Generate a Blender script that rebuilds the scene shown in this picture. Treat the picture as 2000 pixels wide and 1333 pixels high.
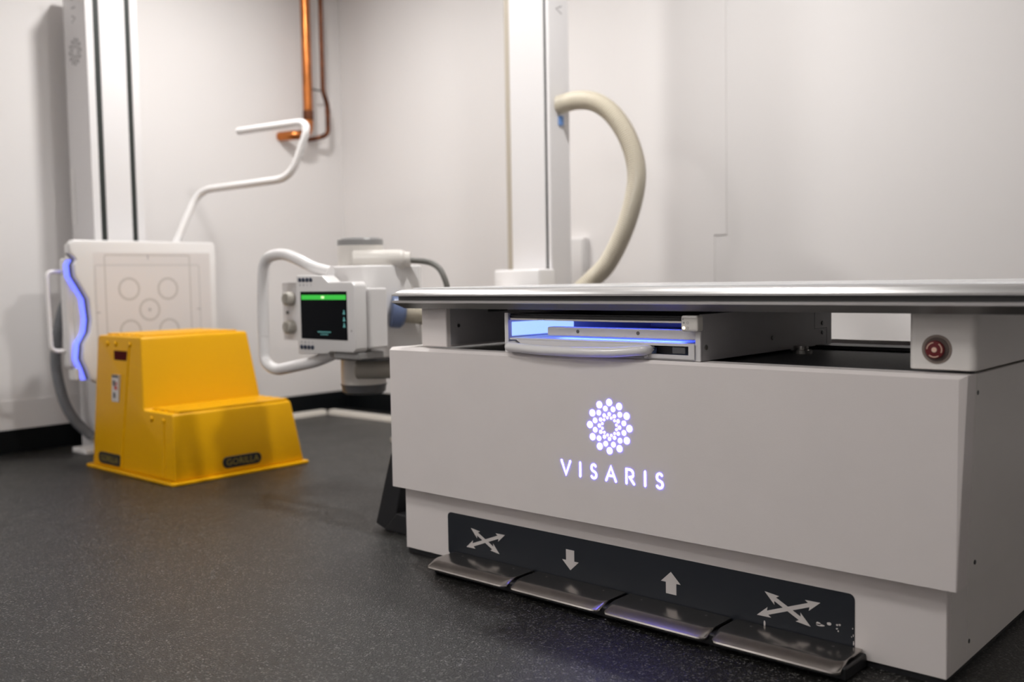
import bpy, bmesh, math, random
from mathutils import Vector, Matrix
random.seed(7)
for o in list(bpy.data.objects): bpy.data.objects.remove(o, do_unlink=True)
scene = bpy.context.scene
COL = scene.collection
PI = math.pi

# ------------------------------------------------------------------ camera
YAW, PITCH, ROLL = 0.7319, -0.0627, -0.0173
CAM = Vector((2.0759, -1.8059, 0.758))
def cam_axes(yaw, pitch, roll):
    r = Vector((math.cos(yaw), math.sin(yaw), 0)); f = Vector((-math.sin(yaw), math.cos(yaw), 0)); u = Vector((0, 0, 1))
    f2 = f*math.cos(pitch) + u*math.sin(pitch); u2 = -f*math.sin(pitch) + u*math.cos(pitch)
    return r*math.cos(roll) + u2*math.sin(roll), -r*math.sin(roll) + u2*math.cos(roll), f2
R_, U_, F_ = cam_axes(YAW, PITCH, ROLL)
cd = bpy.data.cameras.new('camera'); cam = bpy.data.objects.new('camera', cd); COL.objects.link(cam)
M = Matrix((R_, U_, -F_)).transposed().to_4x4(); M.translation = CAM
cam.matrix_world = M
cd.sensor_width = 36; cd.sensor_fit = 'HORIZONTAL'; cd.lens = 1944/2000*36; cd.clip_start = 0.05
cd.dof.use_dof = True; cd.dof.focus_distance = 2.22; cd.dof.aperture_fstop = 2.2
scene.camera = cam

# ------------------------------------------------------------------ world, exposure
w = bpy.data.worlds.new('world'); scene.world = w; w.use_nodes = True
w.node_tree.nodes['Background'].inputs[0].default_value = (0.8, 0.85, 1, 1)
w.node_tree.nodes['Background'].inputs[1].default_value = 0.0
scene.view_settings.view_transform = 'Standard'; scene.view_settings.look = 'None'
scene.view_settings.gamma = 1.0; scene.view_settings.use_curve_mapping = False
scene.view_settings.exposure = 0.0
PANEL_POWER = 1330.0     # emission strength of the ceiling downlights and added fill lights
# centre x, centre y, output factor and radius of the round ceiling lights; last two are added fill
PANELS = [(-1.5, 0.66, 0.33, .085), (0.2, 0.72, 0.315, .085), (-1.2, -2.5, 0.33, .28), (0.9, -1.6, 0.25, .28)]
CEIL = 2.6

# ------------------------------------------------------------------ materials
MATS = {}
def mat(name, col, rough=0.5, metal=0.0, spec=0.5, emit=None, estr=0.0, noise=None, bump=None, coat=0.0):
    """noise=(scale, amount): subtle colour variation; bump=(scale, strength)."""
    m = bpy.data.materials.new(name); m.use_nodes = True
    nt = m.node_tree; b = nt.nodes['Principled BSDF']
    b.inputs['Base Color'].default_value = (*col, 1); b.inputs['Roughness'].default_value = rough
    b.inputs['Metallic'].default_value = metal; b.inputs['Specular IOR Level'].default_value = spec
    b.inputs['Coat Weight'].default_value = coat
    if emit: b.inputs['Emission Color'].default_value = (*emit, 1); b.inputs['Emission Strength'].default_value = estr
    if noise or bump:
        tc = nt.nodes.new('ShaderNodeTexCoord')
    if noise:
        n = nt.nodes.new('ShaderNodeTexNoise'); n.inputs['Scale'].default_value = noise[0]; n.inputs['Detail'].default_value = 4
        nt.links.new(tc.outputs['Object'], n.inputs['Vector'])
        r = nt.nodes.new('ShaderNodeMapRange'); r.inputs['From Min'].default_value = .3; r.inputs['From Max'].default_value = .7
        r.inputs['To Min'].default_value = 1-noise[1]; r.inputs['To Max'].default_value = 1+noise[1]
        nt.links.new(n.outputs['Fac'], r.inputs['Value'])
        mx = nt.nodes.new('ShaderNodeVectorMath'); mx.operation = 'SCALE'; mx.inputs[0].default_value = col
        nt.links.new(r.outputs['Result'], mx.inputs['Scale']); nt.links.new(mx.outputs['Vector'], b.inputs['Base Color'])
    if bump:
        n2 = nt.nodes.new('ShaderNodeTexNoise'); n2.inputs['Scale'].default_value = bump[0]; n2.inputs['Detail'].default_value = 2
        nt.links.new(tc.outputs['Object'], n2.inputs['Vector'])
        bp = nt.nodes.new('ShaderNodeBump'); bp.inputs['Strength'].default_value = bump[1]; bp.inputs['Distance'].default_value = 0.002
        nt.links.new(n2.outputs['Fac'], bp.inputs['Height']); nt.links.new(bp.outputs['Normal'], b.inputs['Normal'])
    MATS[name] = m
    return m
mat('wall', (0.77, 0.74, 0.727), 0.75, noise=(1.2, .012), bump=(60, .03))
mat('ceiling', (0.88, 0.875, 0.86), 0.9)
mat('skirting', (0.004, 0.005, 0.006), 0.5, spec=.15)
mat('trunking', (0.66, 0.62, 0.56), 0.45)
mat('cover', (0.80, 0.745, 0.722), 0.36, bump=(420, .10), noise=(9, .012))
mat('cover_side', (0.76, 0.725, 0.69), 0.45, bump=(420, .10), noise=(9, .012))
mat('deck', (0.09, 0.09, 0.095), 0.5, bump=(700, .25), noise=(300, .25))
mat('black', (0.012, 0.012, 0.014), 0.45)
mat('slot', (0.012, 0.016, 0.013), 0.6)
mat('slot_beige', (0.42, 0.37, 0.30), 0.7)
mat('label_dark', (0.015, 0.018, 0.024), 0.5, spec=.35, bump=(300, .05))
mat('print_light', (0.60, 0.56, 0.54), 0.55)
mat('alu', (0.50, 0.49, 0.485), 0.34, metal=1.0)
mat('alu_dark', (0.16, 0.155, 0.15), 0.4, metal=0.7)  # dark screws; the rail bevel takes it as painted shade
mat('groove_shade', (0.05, 0.05, 0.05), 0.5)  # near-black standing in for shade inside the rail groove
mat('tabletop', (0.72, 0.72, 0.73), 0.22)
mat('steel', (0.42, 0.395, 0.375), 0.21, metal=1.0, noise=(40, .08), bump=(900, .02))
mat('bright_steel', (0.62, 0.6, 0.58), 0.2, metal=1.0)
mat('screw_dark', (0.05, 0.05, 0.05), 0.35, metal=0.8)
mat('white_metal', (0.72, 0.70, 0.70), 0.4, bump=(420, .06))
mat('grey_metal', (0.40, 0.39, 0.40), 0.5, bump=(420, .15))
mat('white_plastic', (0.76, 0.74, 0.73), 0.28)
mat('white_gloss', (0.80, 0.78, 0.775), 0.16)
mat('cream_plastic', (0.70, 0.665, 0.62), 0.3)
mat('warm_grey', (0.38, 0.355, 0.31), 0.35)
mat('dark_grey', (0.10, 0.10, 0.105), 0.4)
mat('mid_grey', (0.26, 0.255, 0.25), 0.28)
mat('blue_grey', (0.15, 0.20, 0.36), 0.35)
mat('button_blue', (0.012, 0.025, 0.06), 0.3)
mat('screen', (0.003, 0.004, 0.006), 0.15, spec=.05)
mat('screen_green', (0.01, 0.1, 0.01), 0.3, emit=(0.03, 0.62, 0.05), estr=0.75)
mat('screen_text', (0.05, 0.2, 0.2), 0.3, emit=(0.25, 0.75, 0.7), estr=0.28)
mat('screen_white', (0.3, 0.4, 0.2), 0.3, emit=(0.75, 1, .5), estr=1.0)
mat('hose', (0.58, 0.525, 0.42), 0.45)
mat('hose_grey', (0.19, 0.195, 0.21), 0.5)
mat('cable', (0.17, 0.165, 0.15), 0.45)
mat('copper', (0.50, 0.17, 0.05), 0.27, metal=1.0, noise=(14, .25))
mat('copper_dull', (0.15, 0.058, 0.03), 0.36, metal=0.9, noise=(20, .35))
mat('yellow', (0.76, 0.385, 0.0), 0.40, spec=.2, bump=(260, .05))
mat('hole_shade', (0.07, 0.002, 0.002), 0.7, spec=.1)  # shade inside the stool's hand hole, put into the colour
mat('gold_print', (0.30, 0.23, 0.05), 0.5)
mat('sticker', (0.62, 0.58, 0.56), 0.5)
mat('sticker_red', (0.5, 0.06, 0.04), 0.5)
mat('mark', (0.53, 0.50, 0.48), 0.5)
mat('mark_light', (0.56, 0.54, 0.53), 0.5)
mat('logo_grey', (0.34, 0.33, 0.33), 0.5)
mat('face_film', (0.70, 0.665, 0.655), 0.45)
mat('red_button', (0.13, 0.002, 0.006), 0.4)
mat('recess', (0.24, 0.19, 0.16), 0.5)
mat('recess_shadow', (0.10, 0.07, 0.06), 0.5)  # shadow inside the stop button's recess, put into the colour
mat('peach', (0.80, 0.55, 0.42), 0.5)
mat('blue_clip', (0.12, 0.25, 0.55), 0.4)
mat('led_blue', (0.1, 0.2, 0.9), 0.4, emit=(0.06, 0.11, 1.0), estr=30.0)
mat('inner_wall_glow', (0.5, 0.6, 0.9), 0.4, emit=(0.34, 0.52, 1.0), estr=1.2)  # brightness of the lit inner tray wall, put in as emission
mat('led_dim', (0.5, 0.6, 0.9), 0.4, emit=(0.3, 0.45, 1.0), estr=1.5)
mat('led_stand', (0.1, 0.2, 0.9), 0.4, emit=(0.17, 0.19, 1.0), estr=1.5)
mat('led_warm', (0.9, 0.8, .6), 0.4, emit=(1.0, 0.85, 0.6), estr=3.0)
mat('logo_light', (0.6, 0.6, 0.9), 0.4, emit=(0.085, 0.07, 1.0), estr=26)
mat('diffuser', (0.9, 0.9, 0.9), 0.6)

def floor_material():
    m = bpy.data.materials.new('vinyl_floor'); m.use_nodes = True; nt = m.node_tree; b = nt.nodes['Principled BSDF']
    tc = nt.nodes.new('ShaderNodeTexCoord')
    n = nt.nodes.new('ShaderNodeTexNoise'); n.inputs['Scale'].default_value = 260; n.inputs['Detail'].default_value = 3
    n2 = nt.nodes.new('ShaderNodeTexNoise'); n2.inputs['Scale'].default_value = 5; n2.inputs['Detail'].default_value = 3
    for q in (n, n2): nt.links.new(tc.outputs['Object'], q.inputs['Vector'])
    vo = nt.nodes.new('ShaderNodeTexVoronoi'); vo.inputs['Scale'].default_value = 300
    nt.links.new(tc.outputs['Object'], vo.inputs['Vector'])
    sx = nt.nodes.new('ShaderNodeSeparateColor'); nt.links.new(vo.outputs['Color'], sx.inputs[0])
    cr = nt.nodes.new('ShaderNodeValToRGB'); e = cr.color_ramp.elements
    e[0].position = .55; e[0].color = (0.0062, 0.0060, 0.0052, 1); e[1].position = 1.0; e[1].color = (0.17, 0.165, 0.155, 1)
    k = cr.color_ramp.elements.new(.86); k.color = (0.0125, 0.0120, 0.0105, 1)
    nt.links.new(sx.outputs[0], cr.inputs['Fac']); nt.links.new(cr.outputs['Color'], b.inputs['Base Color'])
    r = nt.nodes.new('ShaderNodeMapRange'); r.inputs['To Min'].default_value = .30; r.inputs['To Max'].default_value = .42
    nt.links.new(n2.outputs['Fac'], r.inputs['Value']); nt.links.new(r.outputs['Result'], b.inputs['Roughness'])
    bp = nt.nodes.new('ShaderNodeBump'); bp.inputs['Strength'].default_value = .8; bp.inputs['Distance'].default_value = .003
    nt.links.new(n.outputs['Fac'], bp.inputs['Height']); nt.links.new(bp.outputs['Normal'], b.inputs['Normal'])
    b.inputs['Specular IOR Level'].default_value = 0.45
    MATS['floor'] = m
floor_material()

# ------------------------------------------------------------------ scene graph helpers
def rootloc(p):
    v = Vector((0, 0, 0))
    while p is not None:
        v += p.location; p = p.parent
    return v
def obj(name, bm, m, parent=None, smooth=None, kind=None, label=None):
    """link a bmesh given in world coordinates as one mesh object"""
    off = rootloc(parent)
    if off.length > 0: bmesh.ops.translate(bm, verts=bm.verts, vec=-off)
    bmesh.ops.recalc_face_normals(bm, faces=bm.faces)
    me = bpy.data.meshes.new(name); bm.to_mesh(me); bm.free()
    if smooth:
        for p in me.polygons: p.use_smooth = True
        try: me.set_sharp_from_angle(angle=math.radians(smooth))
        except Exception: pass
    me.materials.append(MATS[m] if isinstance(m, str) else m)
    o = bpy.data.objects.new(name, me); COL.objects.link(o)
    if parent is not None: o.parent = parent
    if kind: o['kind'] = kind
    if label: o['label'] = label
    return o
def thing(name, label, cat, loc=(0, 0, 0), group=None):
    o = bpy.data.objects.new(name, None); COL.objects.link(o); o.location = loc
    o.empty_display_size = .1
    o['label'] = label; o['category'] = cat
    if group: o['group'] = group
    return o
def tag(o, label, cat, group=None):
    o['label'] = label; o['category'] = cat
    if group: o['group'] = group
    return o

# ------------------------------------------------------------------ shape helpers (world coordinates)
def box(x0, x1, y0, y1, z0, z1, bev=0.0, seg=2, bm=None):
    own = bmesh.new()
    r = bmesh.ops.create_cube(own, size=1)
    for v in own.verts:
        v.co = Vector((x0 if v.co.x < 0 else x1, y0 if v.co.y < 0 else y1, z0 if v.co.z < 0 else z1))
    if bev > 0: bmesh.ops.bevel(own, geom=list(own.edges), offset=bev, segments=seg, affect='EDGES', profile=.5)
    return merge(bm, own)
def merge(bm, own):
    if bm is None: return own
    me = bpy.data.meshes.new('t'); own.to_mesh(me); own.free(); bm.from_mesh(me); bpy.data.meshes.remove(me)
    return bm
def prism(pts, axis, a0, a1, bev=0.0, seg=2, bm=None):
    """outline pts in the two other axes (in order), extruded along axis from a0 to a1"""
    own = bmesh.new()
    def P(u, v, a):
        return {'x': (a, u, v), 'y': (u, a, v), 'z': (u, v, a)}[axis]
    A = [own.verts.new(P(u, v, a0)) for u, v in pts]; B = [own.verts.new(P(u, v, a1)) for u, v in pts]
    own.faces.new(A); own.faces.new(B[::-1]); n = len(pts)
    for i in range(n): own.faces.new((A[i], A[(i+1) % n], B[(i+1) % n], B[i]))
    bmesh.ops.recalc_face_normals(own, faces=own.faces)
    if bev > 0:
        es = [e for e in own.edges if e.calc_face_angle(0) > .6]
        bmesh.ops.bevel(own, geom=es, offset=bev, segments=seg, affect='EDGES', profile=.5)
    return merge(bm, own)
def rrect(u0, u1, v0, v1, r, n=5):
    pts = []
    for cx, cy, a in ((u1-r, v0+r, -90), (u1-r, v1-r, 0), (u0+r, v1-r, 90), (u0+r, v0+r, 180)):
        for i in range(n+1):
            t = math.radians(a + 90*i/n); pts.append((cx+r*math.cos(t), cy+r*math.sin(t)))
    return pts
def frame(d):
    d = Vector(d).normalized(); a = Vector((0, 0, 1)) if abs(d.z) < .9 else Vector((1, 0, 0))
    u = a.cross(d).normalized(); return u, d.cross(u)
def lathe(p, d, prof, n=32, bm=None, caps=True):
    """prof: list of (distance along d, radius)"""
    own = bmesh.new(); p = Vector(p); d = Vector(d).normalized(); u, v = frame(d); rings = []
    for s, r in prof:
        rings.append([own.verts.new(p+d*s+(u*math.cos(2*PI*i/n)+v*math.sin(2*PI*i/n))*max(r, 1e-5)) for i in range(n)])
    for a, b in zip(rings, rings[1:]):
        for i in range(n): own.faces.new((a[i], a[(i+1) % n], b[(i+1) % n], b[i]))
    if caps: own.faces.new(rings[0][::-1]); own.faces.new(rings[-1])
    return merge(bm, own)
def cyl(p, q, r, n=20, bm=None):
    p, q = Vector(p), Vector(q); L = (q-p).length; b = min(r*.15, L*.3)
    return lathe(p, q-p, [(0, r-b), (b, r), (L-b, r), (L, r-b)], n, bm)
def fillet(pts, r, n=7):
    pts = [Vector(p) for p in pts]; out = [pts[0]]
    for a, b, c in zip(pts, pts[1:], pts[2:]):
        d1, d2 = (a-b), (c-b); k = min(r, d1.length*.48, d2.length*.48)
        s, e = b+d1.normalized()*k, b+d2.normalized()*k
        for i in range(n+1):
            t = i/n; out.append(s*(1-t)**2 + b*2*t*(1-t) + e*t*t)
    out.append(pts[-1]); return out
def catmull(pts, n=12):
    pts = [Vector(p) for p in pts]; P = [2*pts[0]-pts[1]]+pts+[2*pts[-1]-pts[-2]]; out = []
    for i in range(1, len(P)-2):
        for k in range(n):
            t = k/n; a, b, c, d = P[i-1:i+3]
            out.append(.5*((2*b)+(c-a)*t+(2*a-5*b+4*c-d)*t*t+(3*b-a-3*c+d)*t**3))
    out.append(pts[-1]); return out
def tube(pts, r, n=14, bm=None, rfun=None):
    own = bmesh.new(); pts = [Vector(p) for p in pts]; rings = []; u = None
    for i, p in enumerate(pts):
        d = (pts[min(i+1, len(pts)-1)]-pts[max(i-1, 0)]).normalized()
        if u is None: u, v = frame(d)
        u = (u - d*u.dot(d)).normalized(); v = d.cross(u)
        rr = rfun(i) if rfun else r
        rings.append([own.verts.new(p+(u*math.cos(2*PI*k/n)+v*math.sin(2*PI*k/n))*rr) for k in range(n)])
    for a, b in zip(rings, rings[1:]):
        for k in range(n): own.faces.new((a[k], a[(k+1) % n], b[(k+1) % n], b[k]))
    own.faces.new(rings[0][::-1]); own.faces.new(rings[-1])
    return merge(bm, own)
def resample(pts, step):
    pts = [Vector(p) for p in pts]; out = [pts[0]]; acc = 0
    for a, b in zip(pts, pts[1:]):
        L = (b-a).length
        while acc + step <= L:
            acc += step; out.append(a+(b-a)*(acc/L))
        acc -= L
    return out
def corrugated(pts, r, pitch=.007, depth=.0026, n=18):
    q = resample(catmull(pts, 24), pitch/4)
    return tube(q, r, n, rfun=lambda i: r - depth*(0, .5, 1, .5)[i % 4])
def flat(polys, P, th, N, bm=None):
    """flat printed shapes: polys in (u,v); P(u,v)->Vector; th thickness along N"""
    own = bmesh.new(); N = Vector(N)
    for pl in polys:
        A = [own.verts.new(P(u, v)) for u, v in pl]; B = [own.verts.new(P(u, v)+N*th) for u, v in pl]
        own.faces.new(B); own.faces.new(A[::-1]); k = len(pl)
        for i in range(k): own.faces.new((A[i], A[(i+1) % k], B[(i+1) % k], B[i]))
    return merge(bm, own)
def disc(cx, cy, r, n=20, r2=None, rot=0):
    return [(cx+r*math.cos(2*PI*i/n+rot), cy+(r2 or r)*math.sin(2*PI*i/n+rot)) for i in range(n)]
def ribbon(path, wd):
    """2-D stroke of width wd as a strip of mitred quads with rounded ends"""
    h = wd/2; closed = math.hypot(path[0][0]-path[-1][0], path[0][1]-path[-1][1]) < 1e-9
    p = path[:-1] if closed else path; n = len(p); L = []; R = []
    def nrm(a, b):
        dx, dy = b[0]-a[0], b[1]-a[1]; l = math.hypot(dx, dy); return (-dy/l, dx/l)
    for i in range(n):
        if closed: n1, n2 = nrm(p[i-1], p[i]), nrm(p[i], p[(i+1) % n])
        else: n1 = nrm(p[max(i-1, 0)], p[max(i, 1)]); n2 = nrm(p[min(i, n-2)], p[min(i+1, n-1)])
        mx, my = n1[0]+n2[0], n1[1]+n2[1]; k = min(2.2, 2/(mx*mx+my*my))
        L.append((p[i][0]+mx*k*h, p[i][1]+my*k*h)); R.append((p[i][0]-mx*k*h, p[i][1]-my*k*h))
    m = n if closed else n-1
    out = [[L[i], L[(i+1) % n], R[(i+1) % n], R[i]] for i in range(m)]
    if not closed:
        for q, c, s in ((L[0], p[0], 1), (R[-1], p[-1], 1)):
            a = math.atan2(q[1]-c[1], q[0]-c[0]); out.append([(c[0]+h*math.cos(a+PI*j/6*s), c[1]+h*math.sin(a+PI*j/6*s)) for j in range(7)])
    return out
def arc(cx, cy, rx, ry, a0, a1, n=10):
    return [(cx+rx*math.cos(math.radians(a0+(a1-a0)*i/n)), cy+ry*math.sin(math.radians(a0+(a1-a0)*i/n))) for i in range(n+1)]
S_STROKE = arc(.5, .755, .42, .245, 35, 180, 8) + arc(.5, .755, .42, .245, 200, 250, 3) + arc(.5, .245, .46, .245, 70, 20, 3) + arc(.5, .245, .46, .245, 0, -150, 9)
LETTERS = {'V': [[(0, 1), (.5, 0), (1, 1)]], 'I': [[(.5, 0), (.5, 1)]], 'S': [S_STROKE],
           'A': [[(0, 0), (.5, 1), (1, 0)], [(.27, .36), (.73, .36)]],
           'R': [[(.06, 0), (.06, .62)], [(.06, .76), (.06, 1), (.45, 1)] + arc(.45, .73, .45, .27, 80, 8, 5), [(.90, .62), (.8, .5), (.45, .46)], [(.45, .46), (1, 0)]]}
def word_polys(spec, wd):
    """spec: list of (letter, u0, u1, v0, v1)"""
    out = []
    for ch, u0, u1, v0, v1 in spec:
        h = wd/2
        for st in LETTERS[ch]:
            out += ribbon([(u0+h+(u1-u0-wd)*x, v0+h+(v1-v0-wd)*y) if ch != 'I' else ((u0+u1)/2, v0+h+(v1-v0-wd)*y) for x, y in st], wd)
    return out
def emblem_polys(cu, cv, R, k=1.0):
    out = []
    for f, dr, off in ((1, .158, 0), (.755, .121, 15), (.511, .088, 0), (.372, .0625, 15)):
        for i in range(12):
            a = math.radians(90+off+30*i); out.append(disc(cu+R*f*math.cos(a), cv+R*f*math.sin(a), R*dr*k, 18))
    return out
WORD = [('V', .602, .633), ('I', .656, .664), ('S', .689, .7095), ('A', .732, .764), ('R', .787, .8135), ('I', .837, .8445), ('S', .868, .8895)]
def text_mesh(s, size, P, N, th=.0006):
    """built-in font outline as a flat mesh; P maps centred text coordinates to the world"""
    cu = bpy.data.curves.new('t', 'FONT'); cu.body = s; cu.size = size; cu.align_x = 'CENTER'; cu.align_y = 'CENTER'; cu.resolution_u = 2
    o = bpy.data.objects.new('t', cu); COL.objects.link(o)
    dg = bpy.context.evaluated_depsgraph_get(); me = bpy.data.meshes.new_from_object(o.evaluated_get(dg))
    bpy.data.objects.remove(o, do_unlink=True); bpy.data.curves.remove(cu)
    bm = bmesh.new(); bm.from_mesh(me); bpy.data.meshes.remove(me)
    for v in bm.verts: v.co = P(v.co.x, v.co.y) + Vector(N)*th
    return bm

# ================================================================== THE ROOM
XW, YW = -2.647, 1.971      # left wall, back wall
X2, Y2 = 3.3, -3.3
def struct(name, bm, m, **k):
    return obj(name, bm, m, kind='structure', **k)
struct('floor', box(XW-.1, X2+.1, Y2-.1, YW+.15, -.05, 0), 'floor')
struct('ceiling', box(XW-.1, X2+.1, Y2-.1, YW+.15, CEIL, CEIL+.05), 'ceiling')
struct('wall_left', box(XW-.1, XW, Y2, YW+.15, 0, CEIL), 'wall')
wb = struct('wall_back', box(XW, X2, YW+.004, YW+.15, 0, CEIL), 'wall')
obj('wall_lining', prism([(XW, 0), (-.139, 0), (-.139, .93), (-.081, .93), (-.081, CEIL), (XW, CEIL)], 'y', YW, YW+.004), 'wall', wb)
struct('wall_right', box(X2, X2+.1, Y2, YW+.15, 0, CEIL), 'wall')
struct('wall_front', box(XW, X2, Y2-.1, Y2, 0, CEIL), 'wall')
struct('baseboard_left', box(XW, XW+.012, Y2, YW, 0, .108, .003), 'skirting')
struct('baseboard_back', box(XW+.012, -.139, YW-.012, YW, 0, .108, .003), 'skirting')
struct('trim_1', box(XW, XW+.006, Y2, .45, .108, .242, .001), 'wall')           # low cladding board on the left wall
struct('trim_2', prism([(XW+.095, 0), (XW+.155, 0), (XW+.145, .028), (XW+.105, .028)], 'y', .75, 1.69, .004), 'trunking')
struct('trim_3', prism([(1.69, 0), (1.75, 0), (1.74, .028), (1.70, .028)], 'x', XW+.155, -.75, .004), 'trunking')

# ceiling downlights: two rear lamps, front pair added to fill the table front
for i, (px, py, k, pr) in enumerate(PANELS):
    t = thing('ceiling_downlight_or_fill', ['round ceiling downlight near the left wall above the detector stand', 'round ceiling downlight above the examination table',
              'added unseen fill light on the ceiling before the yellow stool', 'added unseen fill light on the ceiling in front of the foot pedals'][i], 'ceiling light', (px, py, CEIL), 'ceiling downlights')
    obj('rim', lathe((px, py, CEIL), (0, 0, -1), [(0, pr+.03), (.008, pr+.028), (.012, pr+.015), (.006, pr+.005), (0, pr+.002)], 40, caps=False), 'white_metal', t, smooth=40)
    m = MATS['diffuser'].copy(); b = m.node_tree.nodes['Principled BSDF']
    b.inputs['Emission Color'].default_value = (1.0, 0.985, 0.968, 1); b.inputs['Emission Strength'].default_value = PANEL_POWER*k*(.085/pr)**2
    obj('diffuser', lathe((px, py, CEIL-.001), (0, 0, -1), [(0, pr), (.004, pr)], 40), m, t)

# ================================================================== X-RAY TABLE
TB = thing('xray_table', 'large white x-ray examination table with lit emblem and lettering on its front', 'x-ray table', (0.75, 0.4, 0))
# upper front cover with tapering edge chamfer
bm = bmesh.new()
ZB, ZT = .189, .568
v = {}
def V(k, x, y, z): v[k] = bm.verts.new((x, y, z))
V('fbl', 0, 0, ZB); V('fbr', 1.4985, 0, ZB); V('ftr', 1.5, 0, ZT); V('ftl', 0, 0, ZT)
V('cbr', 1.5, .002, ZB); V('ctr', 1.513, .007, .575); V('ctl', -.0, .010, .5755)
V('kbl', 0, .05, ZB); V('kbr', 1.5, .05, ZB); V('ktr', 1.513, .05, .575); V('ktl', 0, .05, .5755)
for f in (('fbl', 'fbr', 'ftr', 'ftl'), ('ftl', 'ftr', 'ctr', 'ctl'), ('fbr', 'cbr', 'ctr', 'ftr'), ('ctl', 'ctr', 'ktr', 'ktl'),
          ('cbr', 'kbr', 'ktr', 'ctr'), ('fbl', 'kbl', 'kbr', 'cbr', 'fbr'), ('fbl', 'ftl', 'ctl', 'ktl', 'kbl'), ('kbl', 'ktl', 'ktr', 'kbr')):
    bm.faces.new([v[k] for k in f])
FC = obj('front_cover', bm, 'cover', TB)
PF = lambda u, q: Vector((u, -.0003, q))
for c, a, b in WORD:
    obj('lit_letter', flat(word_polys([(c, a, b, .294, .3305)], .0050), PF, .0005, (0, -1, 0)), 'logo_light', FC, label='glowing white letter %s' % c)
for dp in emblem_polys(.745, .42, .055, .9):
    obj('lit_dot', flat([dp], PF, .0005, (0, -1, 0)), 'logo_light', FC)
# side covers (upper), slightly raked, split by a seam
def side_cover(name, y0, y1, xb, xt, zb, zt, m):
    return obj(name, prism([(xt-.02, zt), (xt, zt), (xb, zb), (xb-.02, zb)], 'y', y0, y1, .0012, 1), m, TB)
side_cover('side_cover_strip', .0505, .0595, 1.5005, 1.5125, ZB, .575, 'cover_side')
SC = side_cover('side_cover', .061, .80, 1.5005, 1.5125, ZB, .575, 'cover_side')
for y, z, x in ((.067, .54, 1.511), (.092, .224, 1.502)):
    obj('screw', cyl((x-.003, y, z), (x+.0015, y, z), .0045, 12), 'screw_dark', SC)
obj('end_cover', box(0, .02, .05, .80, ZB, .575, .002), 'cover_side', TB)
obj('back_cover', box(0, 1.5, .80, .815, ZB, .578, .002), 'cover', TB)
# lower plinth
PLN = obj('plinth_front', box(.012, 1.473, .035, .055, .012, ZB+.02, .0015, 1), 'cover', TB)
PS = obj('plinth_side_strip', box(1.453, 1.473, .0555, .147, .012, ZB+.02, .0012, 1), 'cover_side', TB)
PS2 = obj('plinth_side', box(1.453, 1.473, .149, .79, .012, ZB+.02, .0012, 1), 'cover_side', TB)
obj('screw', cyl((1.470, .159, .05), (1.4742, .159, .05), .0045, 12), 'screw_dark', PS2)
obj('plinth_end', box(.012, .03, .055, .79, .012, ZB+.02, .001, 1), 'cover_side', TB)
obj('black_foot_rail', box(.016, 1.468, .039, .79, 0, .0118), 'black', TB)
# dark pedal label with arrows
PL = obj('pedal_label', prism(rrect(.181, 1.301, .0225, .137, .012), 'y', .0335, .035), 'label_dark', TB, label='dark grey label strip with pale arrows')
PY = lambda u, q: Vector((u, .0334, q))
def darrow(a, b, wd=.0085, hw=.022, hl=.03):
    ax, ay = a; bx, by = b; L = math.hypot(bx-ax, by-ay); dx, dy = (bx-ax)/L, (by-ay)/L; nx, ny = -dy, dx
    def q(s, t): return (ax+dx*s+nx*t, ay+dy*s+ny*t)
    return [[q(0, 0), q(hl, -hw/2), q(hl*.86, -wd/2), q(hl*.86, wd/2), q(hl, hw/2)], [q(hl*.86, -wd/2), q(L-hl*.86, -wd/2), q(L-hl*.86, wd/2), q(hl*.86, wd/2)],
            [q(L, 0), q(L-hl, hw/2), q(L-hl*.86, wd/2), q(L-hl*.86, -wd/2), q(L-hl, -hw/2)]]
for ox in (0, .8435):
    obj('crossed_arrows', flat(darrow((.268+ox, .106), (.368+ox, .054)), PY, .0008, (0, -1, 0), flat(darrow((.25+ox, .053), (.388+ox, .1065)), PY, .0005, (0, -1, 0))), 'print_light', PL)
obj('down_arrow', flat([[(.587, .1045), (.587, .078), (.575, .078), (.6, .055), (.625, .078), (.612, .078), (.612, .1045)]], PY, .0005, (0, -1, 0)), 'print_light', PL)
obj('up_arrow', flat([[(.884, .104), (.858, .0795), (.871, .0795), (.871, .054), (.898, .054), (.898, .0795), (.909, .0795)]], PY, .0005, (0, -1, 0)), 'print_light', PL)
chips = []
for u, q, ru, rv in ((1.1105, .0385, .003, .0075), (1.231, .0615, .011, .0035), (1.2275, .064, .006, .004), (1.2505, .0685, .006, .0035), (1.266, .0695, .003, .0022), (1.2715, .0705, .0025, .0025),
                     (1.266, .062, .0022, .002), (1.2685, .058, .0018, .0025), (1.2975, .0695, .0012, .002), (1.299, .056, .001, .003), (1.2955, .0525, .001, .0015), (1.2995, .041, .0015, .005), (1.234, .031, .003, .002)):
    chips.append([(u+ru*random.uniform(.6, 1.1)*math.cos(a), q+rv*random.uniform(.6, 1.1)*math.sin(a)) for a in [2*PI*i/9 for i in range(9)]])
obj('paint_chips', flat(chips, PY, .0003, (0, -1, 0)), 'print_light', PL, kind='stuff')
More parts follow.
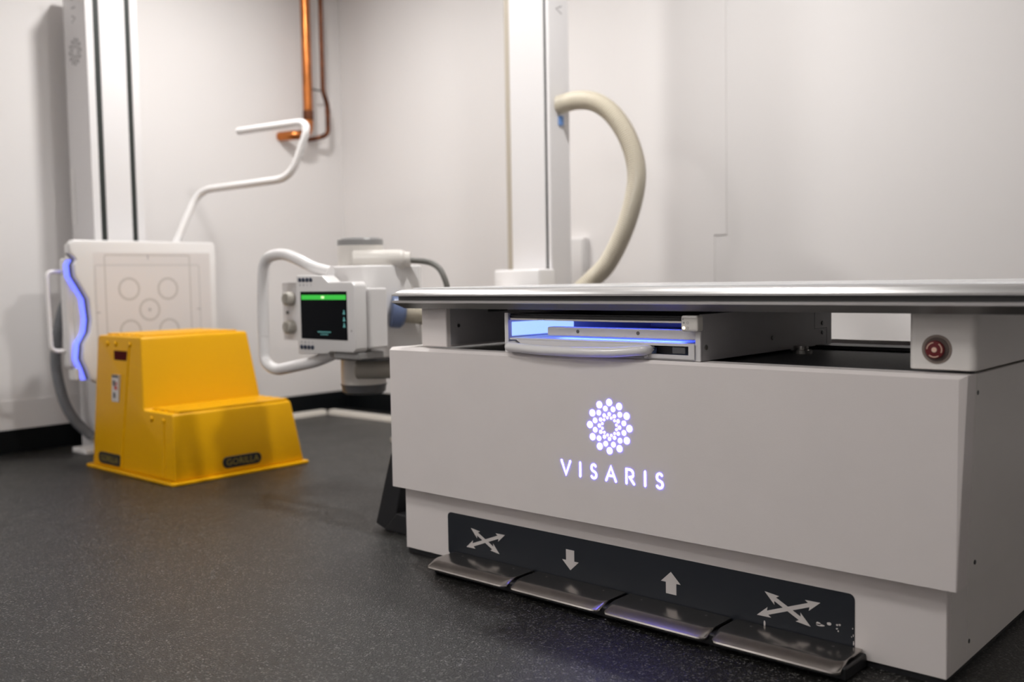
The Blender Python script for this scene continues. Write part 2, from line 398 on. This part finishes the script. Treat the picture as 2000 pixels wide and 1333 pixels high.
# foot pedals
prof = [(.031, .0345), (.024, .0345), (-.046, .0340), (-.055, .0325), (-.0815, .0215), (-.0830, .0185)]
def pedal(x0, x1):
    b = bmesh.new(); r = .018; xs = [x0+r*(1-math.cos(math.radians(a))) for a in range(0, 91, 15)]; xs += [x1-(q-x0) for q in xs[::-1]]
    rows = []
    for x in xs:
        e = max(0, r-min(x-x0, x1-x)); back = r-math.sqrt(max(0, r*r-e*e)); rows.append([])
        for y, z in prof:
            t = (.031-y)/.114; rows[-1].append((x, y+back*t, z))
    top = [[b.verts.new(p) for p in row] for row in rows]; bot = [[b.verts.new((p[0], p[1]+.001, p[2]-.003)) for p in row] for row in rows]
    n, m = len(rows), len(prof)
    for i in range(n-1):
        for j in range(m-1):
            b.faces.new((top[i][j], top[i][j+1], top[i+1][j+1], top[i+1][j])); b.faces.new((bot[i][j], bot[i+1][j], bot[i+1][j+1], bot[i][j+1]))
    ring_t = [top[i][0] for i in range(n)] + [top[-1][j] for j in range(1, m)] + [top[i][-1] for i in range(n-2, -1, -1)] + [top[0][j] for j in range(m-2, 0, -1)]
    ring_b = [bot[i][0] for i in range(n)] + [bot[-1][j] for j in range(1, m)] + [bot[i][-1] for i in range(n-2, -1, -1)] + [bot[0][j] for j in range(m-2, 0, -1)]
    k = len(ring_t)
    for i in range(k): b.faces.new((ring_t[i], ring_t[(i+1) % k], ring_b[(i+1) % k], ring_b[i]))
    return b
for x0, x1 in ((.212, .486), (.499, .765), (.776, 1.036), (1.047, 1.318)):
    pd = obj('foot_pedal', pedal(x0, x1), 'steel', TB, smooth=40)
    for sx in (x0+.045, x1-.05):
        obj('screw', lathe((sx, .012, .0332), (0, 0, 1), [(0, .0042), (.0012, .0040), (.0018, .0025)], 12), 'bright_steel', pd)
obj('pedal_base', box(.222, 1.325, -.060, .036, 0, .0265, .004), 'black', TB, label='black base under the steel pedals')
# deck on top of the base
obj('deck_plate', box(.02, 1.49, .0505, .795, .545, .568, .001, 1), 'deck', TB, label='dark textured deck plate')
rr = obj('deck_rail', box(.30, 1.38, .56, .60, .568, .578, .002), 'black', TB)
obj('bearing', lathe((1.005, .42, .568), (0, 0, 1), [(0, .026), (.008, .026), (.009, .018), (.018, .018), (.019, .010)], 24), 'bright_steel', TB)
# lift arms carrying the top
LB = obj('lift_arm_cover', box(.100, .194, .03, .76, .580, .690, .003), 'cover', TB)
obj('side_plate', box(.1935, .1955, .045, .74, .585, .690), 'grey_metal', LB)  # shade on this side of the arm is put into the grey
obj('screw', cyl((.194, .075, .635), (.1975, .075, .635), .005, 12), 'screw_dark', LB)
obj('slot', box(.1935, .1965, .19, .27, .668, .682), 'black', LB)
RB = obj('lift_arm_cover', prism(rrect(1.401, 1.520, .03, .76, .014), 'z', .581, .690, .0015, 1), 'cover_side', TB, smooth=40)
obj('rubber_foot', cyl((1.497, .06, .566), (1.497, .06, .582), .012, 14), 'black', RB)
# emergency stop
ES = obj('emergency_stop_button', lathe((1.452, .0295, .618), (0, -1, 0), [(0, .0262), (.0006, .0262), (.0010, .0255), (.0008, .0215)], 40), 'recess', TB, smooth=30, label='red emergency stop button in a grey ring')
obj('recess_shadow_disc', lathe((1.452, .029, .618), (0, -1, 0), [(0, .0215), (.0018, .0212)], 36), 'recess_shadow', ES)  # disc painted as the shadow within the ring
obj('button_head', lathe((1.4505, .030, .6175), (0, -1, 0), [(0, .0125), (.0025, .0135), (.0035, .0165), (.007, .0165), (.0085, .0158), (.009, .008)], 40), 'red_button', ES, smooth=35)
PB = lambda u, q: Vector((u, .0209, q))
cu_, cq_ = 1.4505, .6175
obj('white_dot', flat([disc(cu_, cq_, .0046, 20)], PB, .0008, (0, -1, 0)), 'peach', ES)
for a0 in (100, -20, -130):
    pts = arc(cu_, cq_, .0130, .0130, a0, a0+72, 8)
    obj('turn_arrow', flat([q for q in ribbon(pts, .0016)], PB, .0006, (0, -1, 0)), 'peach', ES)
# table top with aluminium rail profile round its rim
TX0, TX1, TY0, TY1 = .049, 2.35, -.03, .80
prof_r = [(.09, .7330), (.045, .7350), (.030, .7345), (.016, .7310), (.006, .7255), (0, .7205), (0, .7165), (.012, .7160), (.0135, .7145), (.0135, .7060), (.012, .7040), (0, .7040), (0, .6985), (.002, .6975)]
b = bmesh.new(); rings = []
for d, z in prof_r: rings.append([b.verts.new((x, y, z)) for x, y in ((TX0+d, TY0+d), (TX1-d, TY0+d), (TX1-d, TY1-d), (TX0+d, TY1-d))])
for a, c in zip(rings, rings[1:]):
    for i in range(4): b.faces.new((a[i], a[(i+1) % 4], c[(i+1) % 4], c[i]))
TT = obj('table_top', box(TX0+.04, TX1-.04, TY0+.04, TY1-.04, .684, .7375, .002), 'tabletop', TB)
obj('rail_profile', b, 'alu', TT, label='grooved aluminium rail around the table top')
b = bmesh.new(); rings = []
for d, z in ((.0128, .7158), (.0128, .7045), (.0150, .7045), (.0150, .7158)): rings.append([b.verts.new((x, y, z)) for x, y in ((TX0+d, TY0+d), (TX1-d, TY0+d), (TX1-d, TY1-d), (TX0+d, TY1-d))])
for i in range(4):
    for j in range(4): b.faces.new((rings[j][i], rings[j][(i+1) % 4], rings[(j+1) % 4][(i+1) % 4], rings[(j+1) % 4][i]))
obj('groove_shade_strip', b, 'groove_shade', TT)  # dark strip added to paint the shade in the groove
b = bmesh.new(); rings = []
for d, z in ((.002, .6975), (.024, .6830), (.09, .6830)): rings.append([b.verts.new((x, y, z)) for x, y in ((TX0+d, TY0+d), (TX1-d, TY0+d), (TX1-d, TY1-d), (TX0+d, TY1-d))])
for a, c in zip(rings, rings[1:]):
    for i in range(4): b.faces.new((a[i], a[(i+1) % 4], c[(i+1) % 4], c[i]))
obj('rail_underside_shaded', b, 'alu_dark', TT, label='bevelled underside of the rail, its shade painted dark')  # same aluminium as the rail; a darker copy paints its shade
# bucky tray
TR = obj('detector_tray', box(.418, .4225, .015, .655, .576, .674, .001, 1), 'white_metal', TB, label='open white detector tray glowing blue inside')
bmx = box(.9705, .975, .015, .655, .576, .676, .001, 1)
obj('tray_side', bmx, 'grey_metal', TR)
obj('tray_flange', box(.962, .9749, .0125, .0165, .576, .640, .001, 1), 'white_metal', TR)
obj('tray_flange', box(.418, .430, .0125, .0165, .576, .674, .001, 1), 'white_metal', TR)
obj('tray_floor', box(.4225, .9705, .015, .655, .576, .5795), 'white_metal', TR)
obj('tray_back', box(.4225, .9705, .651, .655, .5795, .674), 'white_metal', TR)
obj('tray_lid', box(.4225, .9705, .03, .651, .668, .671), 'black', TR)
pts = [(.428, .030)] + [(.428, .018), (.520, .018), (.532, .026), (.545, .020)] + [(.545+.33*i/10, .016-.006*math.sin(PI*i/10)) for i in range(11)] + [(.885, .018), (.925, .018), (.925, .030), (.925, .30), (.428, .30)]
obj('grid_plate', prism(pts, 'z', .6565, .6605), 'bright_steel', TR)
obj('grid_slot', box(.428, .965, .022, .60, .6610, .6675), 'black', TR)
br = obj('detector_bar', box(.543, .955, .028, .058, .620, .641, .003), 'white_metal', TR)
for sx in (.636, .806): obj('screw', lathe((sx, .0285, .6315), (0, -1, 0), [(0, .0045), (.0012, .0043), (.0013, .003)], 16), 'alu_dark', br)
obj('led_strip', box(.55, .90, .066, .074, .621, .634), 'led_blue', TR, label='blue light strip inside the tray')
obj('led_glow', box(.4228, .4245, .035, .28, .616, .650), 'inner_wall_glow', TR, label='pale blue glow painted on the inner side')  # glowing plate added for the lit look of the tray wall
obj('led_strip', box(.9665, .9695, .06, .16, .585, .604), 'led_dim', TR)
obj('tray_shelf', box(.435, .965, .012, .60, .6080, .6125, .001, 1), 'white_metal', TR)
obj('tray_front', prism([(.462, .609), (.845, .609), (.845, .582), (.50, .582), (.478, .600)], 'y', .004, .009, .001, 1), 'white_metal', TR)
bx_ = box(.835, .962, .008, .012, .5800, .5885); box(.835, .962, .008, .012, .6075, .6125, bm=bx_); box(.835, .842, .008, .012, .5885, .6075, bm=bx_); box(.948, .962, .008, .012, .5885, .6075, bm=bx_)
obj('connector_bezel', bx_, 'white_metal', TR)
obj('connector_recess', box(.842, .948, .03, .034, .5885, .6075), 'black', TR)
obj('connector', box(.905, .938, .012, .03, .5905, .6055, .002), 'dark_grey', TR)
obj('latch', box(.846, .856, .0095, .028, .589, .602, .001), 'blue_grey', TR)
hp = fillet([(.446, .03, .594), (.441, -.006, .592), (.55, -.012, .5875), (.66, -.015, .5875), (.77, -.012, .590), (.846, -.004, .597), (.844, .02, .598)], .022, 8)
obj('tray_handle', tube(hp, .0118, 18), 'white_gloss', TR, smooth=60, label='long white pull handle')
ind = obj('indicator_panel', box(.936, .977, -.002, .022, .640, .674, .004), 'cream_plastic', TR)
obj('indicator_lamp', lathe((.9435, -.0022, .6475), (0, -1, 0), [(0, .0032), (.0006, .003)], 14), 'led_warm', ind)
PI_ = lambda u, q: Vector((u, -.0021, q))
obj('indicator_print', flat([[(.9415, .6565), (.9455, .6565), (.9455, .6605), (.9415, .6605)], disc(.9415, .666, .002, 10)], PI_, .0003, (0, -1, 0)), 'logo_grey', ind, kind='stuff')
obj('indicator_ring', flat([[(.953+r*math.cos(a), z+r*math.sin(a)) for r, a in ((.0028, t), (.0028, t+.5), (.002, t+.5), (.002, t))] for z in (.6475, .6585) for t in [i*.5 for i in range(13)]], PI_, .0003, (0, -1, 0)), 'logo_grey', ind, kind='stuff')
for y, z in ((.333, .609), (.035, .605)): obj('screw', cyl((.973, y, z), (.977, y, z), .0055, 14), 'alu_dark', TR)
for y, z in ((.60, .632), (.60, .608)): obj('screw', cyl((.973, y, z), (.977, y, z), .0055, 14), 'screw_dark', TR)
obj('seam', box(.9748, .9754, .555, .557, .618, .676), 'black', TR)
obj('seam', box(.9748, .9754, .557, .625, .618, .620), 'black', TR)
obj('seam', box(.9748, .9754, .625, .627, .578, .620), 'black', TR)

# ================================================================== YELLOW STEP STOOL
ST = thing('step_stool', 'yellow plastic two-step stool on the floor before the detector stand', 'step stool', (-1.68, .39, 0))
def loft(levels):
    b = bmesh.new(); rg = []
    for (x0, x1, y0, y1, z) in levels: rg.append([b.verts.new(p) for p in ((x0, y0, z), (x1, y0, z), (x1, y1, z), (x0, y1, z))])
    for a, c in zip(rg, rg[1:]):
        for i in range(4): b.faces.new((a[i], a[(i+1) % 4], c[(i+1) % 4], c[i]))
    b.faces.new(rg[0][::-1]); b.faces.new(rg[-1]); bmesh.ops.recalc_face_normals(b, faces=b.faces)
    return b
b = bmesh.new()
# body outline: L-shaped section in x-z on both tapered ends
def yl(z): return .100 + .030*z/.55
def yr(z): return .688 - .075*z/.55
sec = [(-2.022, .012), (-1.992, .540), (-1.986, .549), (-1.976, .552), (-1.640, .552), (-1.632, .549), (-1.628, .540), (-1.602, .272), (-1.600, .266), (-1.394, .266), (-1.385, .263), (-1.381, .254), (-1.350, .012)]
A = [b.verts.new((x, yl(z), z)) for x, z in sec]; B = [b.verts.new((x, yr(z), z)) for x, z in sec]
b.faces.new(A); b.faces.new(B[::-1]); n = len(sec)
for i in range(n): b.faces.new((A[i], A[(i+1) % n], B[(i+1) % n], B[i]))
bmesh.ops.recalc_face_normals(b, faces=b.faces)
bmesh.ops.bevel(b, geom=[e for e in b.edges if e.calc_face_angle(0) > .7], offset=.006, segments=3, affect='EDGES', profile=.5)
body = obj('stool_body', b, 'yellow', ST, smooth=35)
obj('base_flange', prism(rrect(-2.045, -1.328, .078, .702, .015), 'z', 0, .012, .004, 2), 'yellow', ST)
for xx in (-1.95, -1.885, -1.82, -1.755, -1.69): obj('tread_rib', box(xx-.019, xx+.019, .16, .59, .550, .5590, .003, 2), 'yellow', ST)
for xx in (-1.57, -1.515, -1.46, -1.41): obj('tread_rib', box(xx-.017, xx+.017, .145, .645, .264, .2745, .003, 2), 'yellow', ST)
for xx, zz in ((-1.905, .530), (-1.835, .530), (-1.715, .530), (-1.445, .246), (-1.535, .248)):
    obj('drain_lug', lathe((xx, yl(zz)+.004, zz-.010), (0, -1, 0), [(0, .011), (.008, .0105), (.012, .008)], 16), 'yellow', ST, smooth=40)
for xa, za, xb, zb in ((-1.722, .52, -1.775, .02), (-1.443, .24, -1.437, .02)):
    obj('side_rib', tube([(xa, yl(za)+.003, za), (xb, yl(zb)+.003, zb)], .0085, 10), 'yellow', ST, smooth=60)
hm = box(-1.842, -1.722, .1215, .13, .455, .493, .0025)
obj('hand_hole_shade', hm, 'hole_shade', ST, label='hand hole with its inner shade painted dark red')  # solid block; the hole's dark inside is only painted
stk = obj('warning_sticker', prism([(-1.853, .285), (-1.797, .285), (-1.787, .395), (-1.843, .395)], 'y', .1105, .122), 'sticker', ST, label='white warning sticker with red print')
PSK = lambda u, q: Vector((u, .1104, q))
obj('sticker_print', flat([[(-1.842, .384), (-1.788, .384), (-1.788, .395), (-1.842, .395)], [(-1.838, .350), (-1.815, .350), (-1.815, .372), (-1.838, .372)], [(-1.838, .30), (-1.818, .30), (-1.818, .322), (-1.838, .322)]], PSK, .0005, (0, -1, 0)), 'dark_grey', stk, kind='stuff')
obj('sticker_red_print', flat([[(-1.826, .335), (-1.802, .335), (-1.802, .350), (-1.826, .350)], [(-1.812, .355), (-1.80, .355), (-1.80, .365), (-1.812, .365)]], PSK, .0006, (0, -1, 0)), 'sticker_red', stk, kind='stuff')
# name plates
def xf(z): return -1.350 - .031*(z-.012)/.242
pl = obj('name_plate', prism(rrect(.305, .480, .032, .077, .0215, 7), 'x', xf(.055)-.004, xf(.055)+.0055, .001, 1), 'black', ST, label='black oval name plate on the front')
obj('name_lettering', text_mesh('GORILLA', .037, lambda u, q: Vector((xf(.055)+.0055, .3925+u*1.0, .0545+q)), (1, 0, 0)), 'gold_print', pl)
pl2 = obj('name_plate', prism(rrect(-1.962, -1.775, .022, .070, .021, 7), 'y', yl(.045)-.0055, yl(.045)+.004, .001, 1), 'black', ST, label='black oval name plate on the side')
obj('name_lettering', text_mesh('GORILLA', .037, lambda u, q: Vector((-1.8685+u, yl(.045)-.0055, .046+q)), (0, -1, 0)), 'gold_print', pl2)

# ================================================================== UPRIGHT DETECTOR STAND
WS = thing('detector_stand', 'upright detector stand with white column and square target panel', 'x-ray stand', (-2.46, .43, 0))
CB = obj('column', box(-2.578, -2.364, .310, .556, 0, 2.10, .004), 'white_metal', WS)
CX = -2.362
for name, y0, y1, m in (('column_edge', .310, .345, 'white_metal'), ('column_panel', .372, .495, 'white_metal'), ('column_edge', .520, .556, 'white_metal')):
    obj(name, box(-2.366, CX+.004, y0, y1, .04, 2.095, .002), m, CB)
obj('column_slot', box(-2.3655, -2.3625, .345, .372, .04, 2.095), 'slot', CB, label='black guide slot')
obj('column_slot', box(-2.3655, -2.3625, .495, .520, .04, 2.095), 'slot', CB, label='black guide slot')
PZ = lambda u, q: Vector((u, .3098, q))
obj('emblem', flat(emblem_polys(-2.470, 1.825, .055), PZ, .0004, (0, -1, 0)), 'logo_grey', CB, kind='stuff')
PZr = lambda u, q: Vector((-2.470-(q-.312)*1.15, .3098, 1.955+(u-.602)*1.15))
obj('lettering', flat(word_polys([(c, a, b_, .294, .3305) for c, a, b_ in WORD], .005), PZr, .0004, (0, -1, 0)), 'logo_grey', CB, kind='stuff')
obj('type_plate', box(-2.572, -2.528, .308, .3105, 1.045, 1.30), 'white_plastic', CB)
obj('foot_plate', box(-2.44, -2.30, .20, .66, 0, .025, .006), 'white_plastic', WS)
obj('carriage', box(-2.366, -2.30, .33, .58, .48, .82, .008), 'white_plastic', WS)
# detector housing: front shell with a hand cut-out along its near edge, inner tray behind
HX = -2.195
out = [(.118, .940), (.122, .900), (.150, .872), (.136, .850), (.140, .800), (.166, .755), (.196, .700), (.204, .610), (.196, .555), (.166, .505), (.158, .440), (.176, .395), (.190, .345), (.210, .332), (.800, .332), (.818, .350), (.826, .935), (.812, .955), (.135, .958)]
HS = obj('detector_housing', prism(out, 'x', HX-.035, HX, .006, 3), 'white_plastic', WS, smooth=40, label='white square detector housing with target markings')
obj('housing_back', box(HX-.125, HX-.05, .150, .805, .345, .945, .012, 3), 'white_plastic', HS, smooth=40)
obj('inner_tray', box(HX-.115, HX-.058, .120, .19, .40, .88, .014, 3), 'white_plastic', HS, smooth=40)
edge = out[2:13]
obj('led_glow', prism([(u-.024, q) for u, q in edge] + [(u+.03, q) for u, q in edge[::-1]], 'x', HX-.056, HX-.041, .002), 'led_stand', HS, label='blue glowing strip behind the front shell')
obj('dark_seal', prism([(u-.006, q) for u, q in out[1:13]] + [(.23, .36), (.23, .92)], 'x', HX-.0395, HX-.0352), 'dark_grey', HS)
obj('tray_foot', box(HX-.11, HX-.04, .140, .16, .345, .40, .006), 'white_plastic', HS)
obj('face_film', prism(rrect(.222, .790, .345, .905, .008), 'x', HX, HX+.0012), 'face_film', HS)
PX = lambda u, q: Vector((HX+.0012, u, q))
def frame_polys(u0, u1, v0, v1, wd):
    r = rrect(u0, u1, v0, v1, .008, 3); r.append(r[0]); return ribbon(r, wd)
obj('field_marking', flat(frame_polys(.271, .683, .39, .893, .006), PX, .0003, (1, 0, 0)), 'mark', HS)
obj('field_marking', flat(frame_polys(.227, .731, .43, .848, .0055), PX, .0004, (1, 0, 0)), 'mark_light', HS)
for u, q in ((.380, .741), (.568, .739), (.475, .645), (.380, .552), (.568, .550)):
    c = disc(u, q, .047, 32); c.append(c[0]); obj('circle_marking', flat(ribbon(c, .010), PX, .0004, (1, 0, 0)), 'mark', HS)
obj('centre_cross', flat(ribbon([(.468, .645), (.482, .645)], .004)+ribbon([(.475, .638), (.475, .652)], .004)+ribbon([(.475, .875), (.475, .893)], .004)+ribbon([(.227, .64), (.242, .64)], .004)+ribbon([(.716, .64), (.731, .64)], .004), PX, .0005, (1, 0, 0)), 'logo_grey', HS, kind='stuff')
obj('tray_pull', tube(fillet([(-2.285, .155, .822), (-2.285, .055, .822), (-2.285, .060, .478), (-2.285, .160, .472)], .03), .0095, 12), 'white_gloss', WS, smooth=60, label='slim white loop handle')
# overhead patient grip
gp = fillet([(-2.25, .62, .90), (-2.25, .655, .965), (-2.25, .775, 1.205), (-1.74, .946, 1.235), (-1.640, .990, 1.487), (-2.12, .925, 1.487)], .085, 9)
obj('overhead_grip', tube(gp, .0175, 16), 'white_gloss', WS, smooth=60, label='bent white overhead grip bar')
obj('ribbed_hose', corrugated([(-2.40, .25, .78), (-2.44, .19, .66), (-2.45, .15, .45), (-2.45, .17, .27), (-2.45, .22, .15), (-2.45, .30, .06)], .024, .010, .003), 'hose_grey', WS, smooth=60)

# ================================================================== TUBE STAND
TS = thing('xray_tube_stand', 'white x-ray tube stand behind the table with column and tube head', 'x-ray stand', (-.67, 1.45, 0))
TC = obj('column', box(-.795, -.545, 1.376, 1.495, 0, 2.45, .003), 'white_metal', TS)
obj('column_panel', box(-.762, -.577, 1.366, 1.378, .05, 2.44, .002), 'white_metal', TC)
obj('column_edge', box(-.562, -.545, 1.366, 1.378, .05, 2.44, .002), 'white_metal', TC)
obj('column_slot', box(-.577, -.562, 1.374, 1.3765, .05, 2.44), 'slot', TC, label='black guide slot')
obj('column_slot', box(-.795, -.762, 1.374, 1.3765, .05, 2.44), 'slot_beige', TC)
PC = lambda u, q: Vector((-.5448, 1.432+(q-.312)*1.1, 1.84+(u-.602)*1.15))
obj('lettering', flat([[(PC_u, PC_q) for PC_u, PC_q in pl_] for pl_ in word_polys([(c, a, b_, .294, .3305) for c, a, b_ in WORD], .005)], PC, .0004, (1, 0, 0)), 'logo_grey', TC, kind='stuff')
obj('carriage', box(-.775, -.525, 1.26, 1.366, .50, .795, .010, 3), 'white_gloss', TS, smooth=40)
obj('foot_plate', box(-1.45, -.35, 1.25, 1.56, 0, .028, .008), 'trunking', TS)
obj('arm', box(-.74, -.63, .58, 1.27, .645, .715, .012, 3), 'white_plastic', TS, smooth=40)
HXc, HYc = -.70, .485
TH = obj('tube_housing', lathe((HXc, HYc, .392), (0, 0, 1), [(0, .080), (.02, .0805), (.494, .0805)], 40), 'cream_plastic', TS, smooth=40, label='cream cylindrical x-ray tube housing')
obj('top_cap', lathe((HXc, HYc, .885), (0, 0, 1), [(0, .0815), (.018, .0815), (.025, .076), (.027, .06)], 40), 'mid_grey', TH, smooth=35)
obj('bottom_cap', lathe((HXc, HYc, .392), (0, 0, -1), [(0, .083), (.004, .083), (.005, .080), (.028, .077), (.036, .066)], 40), 'dark_grey', TH, smooth=35)
for z, m in ((.832, 'cream_plastic'), (.448, 'warm_grey')):
    obj('cable_horn', lathe((HXc+.036, HYc-.064, z), (.744, .668, 0), [(0, .030), (.004, .034), (.165, .034), (.178, .030), (.182, .026), (.200, .025)], 28), m, TH, smooth=40)
bmb = prism(rrect(-.80, -.535, .385, .65, .05, 8), 'z', .492, .812, .008, 3)
obj('tube_shroud', bmb, 'white_plastic', TS, smooth=40, label='white rounded box around the tube')
obj('shroud_base', prism(rrect(-.79, -.545, .395, .64, .05, 8), 'z', .482, .493), 'dark_grey', TS)
# collimator with knobs
CO = obj('collimator', box(-1.075, -.80, .42, .57, .545, .757, .006), 'white_plastic', TS)
obj('knob_plate', box(-1.077, -.80, .412, .4205, .543, .759, .002), 'white_metal', CO)
for z in (.697, .592):
    kn = obj('knob', lathe((-1.018, .412, z), (0, -1, 0), [(0, .026), (.006, .027), (.026, .025), (.030, .021)], 28), 'warm_grey', CO, smooth=40)
    obj('grip_bar', box(-1.024, -1.012, .375, .384, z-.020, z+.020, .002), 'warm_grey', kn)
obj('collimator_button', lathe((-1.045, .412, .645), (0, -1, 0), [(0, .007), (.004, .006)], 14), 'dark_grey', CO)
# control panel with screen
po = [(-.779, .5085), (-.613, .5155), (-.600, .524), (-.478, .524), (-.466, .536), (-.466, .744), (-.478, .757), (-.600, .757), (-.632, .779), (-.779, .782)]
CP = obj('control_panel', prism(po, 'y', .26, .315, .005, 2), 'white_plastic', TS, smooth=35, label='white control panel with a dark screen')
obj('panel_back', box(-.72, -.452, .315, .39, .535, .735, .006), 'white_plastic', CP)
obj('bottom_lip', box(-.60, -.47, .275, .385, .5, .523, .004), 'mid_grey', CP)
SR = obj('screen', box(-.753, -.504, .2582, .262, .5645, .7255), 'screen', CP, label='dark screen with a green bar')
PS_ = lambda u, q: Vector((u, .258, q))
obj('green_bar', flat([[(-.747, .698), (-.506, .698), (-.506, .714), (-.747, .714)]], PS_, .0004, (0, -1, 0)), 'screen_green', SR)
obj('bar_mark', flat([[(-.636, .702), (-.621, .702), (-.621, .710), (-.636, .710)]], PS_, .0008, (0, -1, 0)), 'screen_white', SR)
ic = []
for z in (.655, .632, .612): ic += [disc(-.518, z+.006, .003, 8), [(-.524, z-.005), (-.512, z-.005), (-.515, z+.003), (-.521, z+.003)]]
for i in range(12): ic.append([(-.660+i*.006, .5875), (-.6562+i*.006, .5875), (-.6562+i*.006, .5915), (-.660+i*.006, .5915)])
for i in range(7): ic.append([(-.645+i*.006, .5795), (-.6412+i*.006, .5795), (-.6412+i*.006, .583), (-.645+i*.006, .583)])
obj('screen_icons', flat(ic, PS_, .0004, (0, -1, 0)), 'screen_text', SR, kind='stuff')
for z in (.766, .535):
    for i in range(4):
        obj('button', lathe((-.755+i*.0205, .26, z-(.0005 if z > .6 else -.0)), (0, -1, 0), [(0, .0078), (.003, .0075), (.004, .005)], 16), 'button_blue', CP)
mk = []
for z in (.748, .552):
    for i in range(4): mk.append(disc(-.755+i*.0205, z, (.0028, .0034, .0014, .0014)[i], 8, .0034))
mk.append(disc(-.4835, .596, .0028, 8, .004))
obj('panel_print', flat(mk, lambda u, q: Vector((u, .2598, q)), .0004, (0, -1, 0)), 'logo_grey', CP, kind='stuff')
gh = fillet([(-.665, .325, .790), (-.745, .31, .808), (-.815, .30, .838), (-.905, .30, .862), (-1.025, .30, .850), (-1.040, .30, .700), (-1.043, .30, .465), (-.970, .30, .440), (-.845, .30, .462), (-.74, .31, .482), (-.665, .325, .510)], .06, 7)
HD = obj('grip_handle', tube(gh, .0205, 18, rfun=lambda i: .0205), 'white_gloss', TS, smooth=60, label='thick white loop handle')
for z in (.717, .565): obj('grip_joint', lathe((-1.0405, .30, z), (0, 0, 1), [(0, .0205), (.0008, .0212), (.0022, .0212), (.003, .0205)], 24), 'white_plastic', HD)
# collar, ribbed hose to the column, and the thin cable
cdv = Vector((.55, .83, -.12)).normalized(); cc = Vector((-.535, .50, .652))
obj('hose_collar', lathe(cc-cdv*.02, cdv, [(0, .055), (.004, .060), (.038, .058), (.050, .046), (.052, .038)], 32), 'blue_grey', TS, smooth=40, label='blue-grey hose collar')
hb = [cc+cdv*.02, cc+cdv*.08, (-.43, .70, .615), (-.40, .95, .60), (-.43, 1.20, .62), (-.46, 1.38, .675), (-.40, 1.44, .745), (-.315, 1.45, .822), (-.222, 1.45, .981), (-.178, 1.45, 1.149), (-.212, 1.45, 1.290), (-.285, 1.445, 1.40), (-.37, 1.44, 1.460), (-.46, 1.435, 1.478), (-.55, 1.43, 1.470)]
obj('ribbed_hose', corrugated(hb, .0385, .0085, .003), 'hose', TS, smooth=60, label='beige ribbed hose looping beside the column')
obj('hose_clip', box(-.546, -.535, 1.42, 1.445, 1.385, 1.425, .003), 'blue_clip', TS)
obj('tube_cable', tube(catmull([(-.545, .530, .828), (-.515, .575, .827), (-.49, .62, .820), (-.45, .63, .798), (-.425, .635, .755), (-.42, .65, .70), (-.44, .72, .63)], 10), .0105, 12), 'cable', TS, smooth=60)

# ================================================================== COPPER PIPES
def pipe(label, pts, r, m, fit):
    t = thing('copper_pipe', label, 'pipe', tuple(pts[-1]))
    obj('pipe_run', tube(fillet(pts, r*3.2, 8), r, 20), m, t, smooth=60)
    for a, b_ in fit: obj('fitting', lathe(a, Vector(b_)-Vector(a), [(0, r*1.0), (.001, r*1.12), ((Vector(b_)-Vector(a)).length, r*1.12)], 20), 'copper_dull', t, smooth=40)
    return t
P1 = pipe('thick copper pipe running down the left wall to an elbow', [(-2.53, 1.645, CEIL), (-2.53, 1.645, 1.585), (-2.56, 1.55, 1.575), (-2.647, 1.535, 1.575)], .0265, 'copper', [((-2.53, 1.645, 1.715), (-2.53, 1.645, 1.665))])
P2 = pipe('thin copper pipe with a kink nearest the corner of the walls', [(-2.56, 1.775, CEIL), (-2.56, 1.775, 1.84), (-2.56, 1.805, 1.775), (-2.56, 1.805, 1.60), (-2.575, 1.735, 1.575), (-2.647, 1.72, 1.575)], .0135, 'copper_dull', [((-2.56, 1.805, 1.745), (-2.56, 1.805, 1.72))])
obj('pipe_clip', cyl((-2.557, 1.690, 1.845), (-2.56, 1.768, 1.845), .005, 10), 'screw_dark', P2)

# ================================================================== SMALL THINGS
t = tag(obj('wall_box', box(-.94, -.816, YW-.04, YW, .62, .945, .004), 'white_plastic'), 'white box on the back wall beside the hose loop', 'wall box')
obj('lid', box(-.932, -.824, YW-.045, YW-.0395, .63, .937, .002), 'white_plastic', t)
t = thing('floor_bracket', 'black slanted foot bracket behind the left end of the table', 'bracket', (-.17, .19, 0))
obj('bracket_strut', prism([(-.262, .015), (-.215, 0), (-.150, .0), (-.165, .06), (-.120, .215), (-.185, .240)], 'y', .155, .215, .004), 'black', t)
obj('bracket_foot', prism([(-.22, 0), (.01, 0), (.01, .05), (-.16, .06)], 'y', .15, .26, .003), 'black', t)
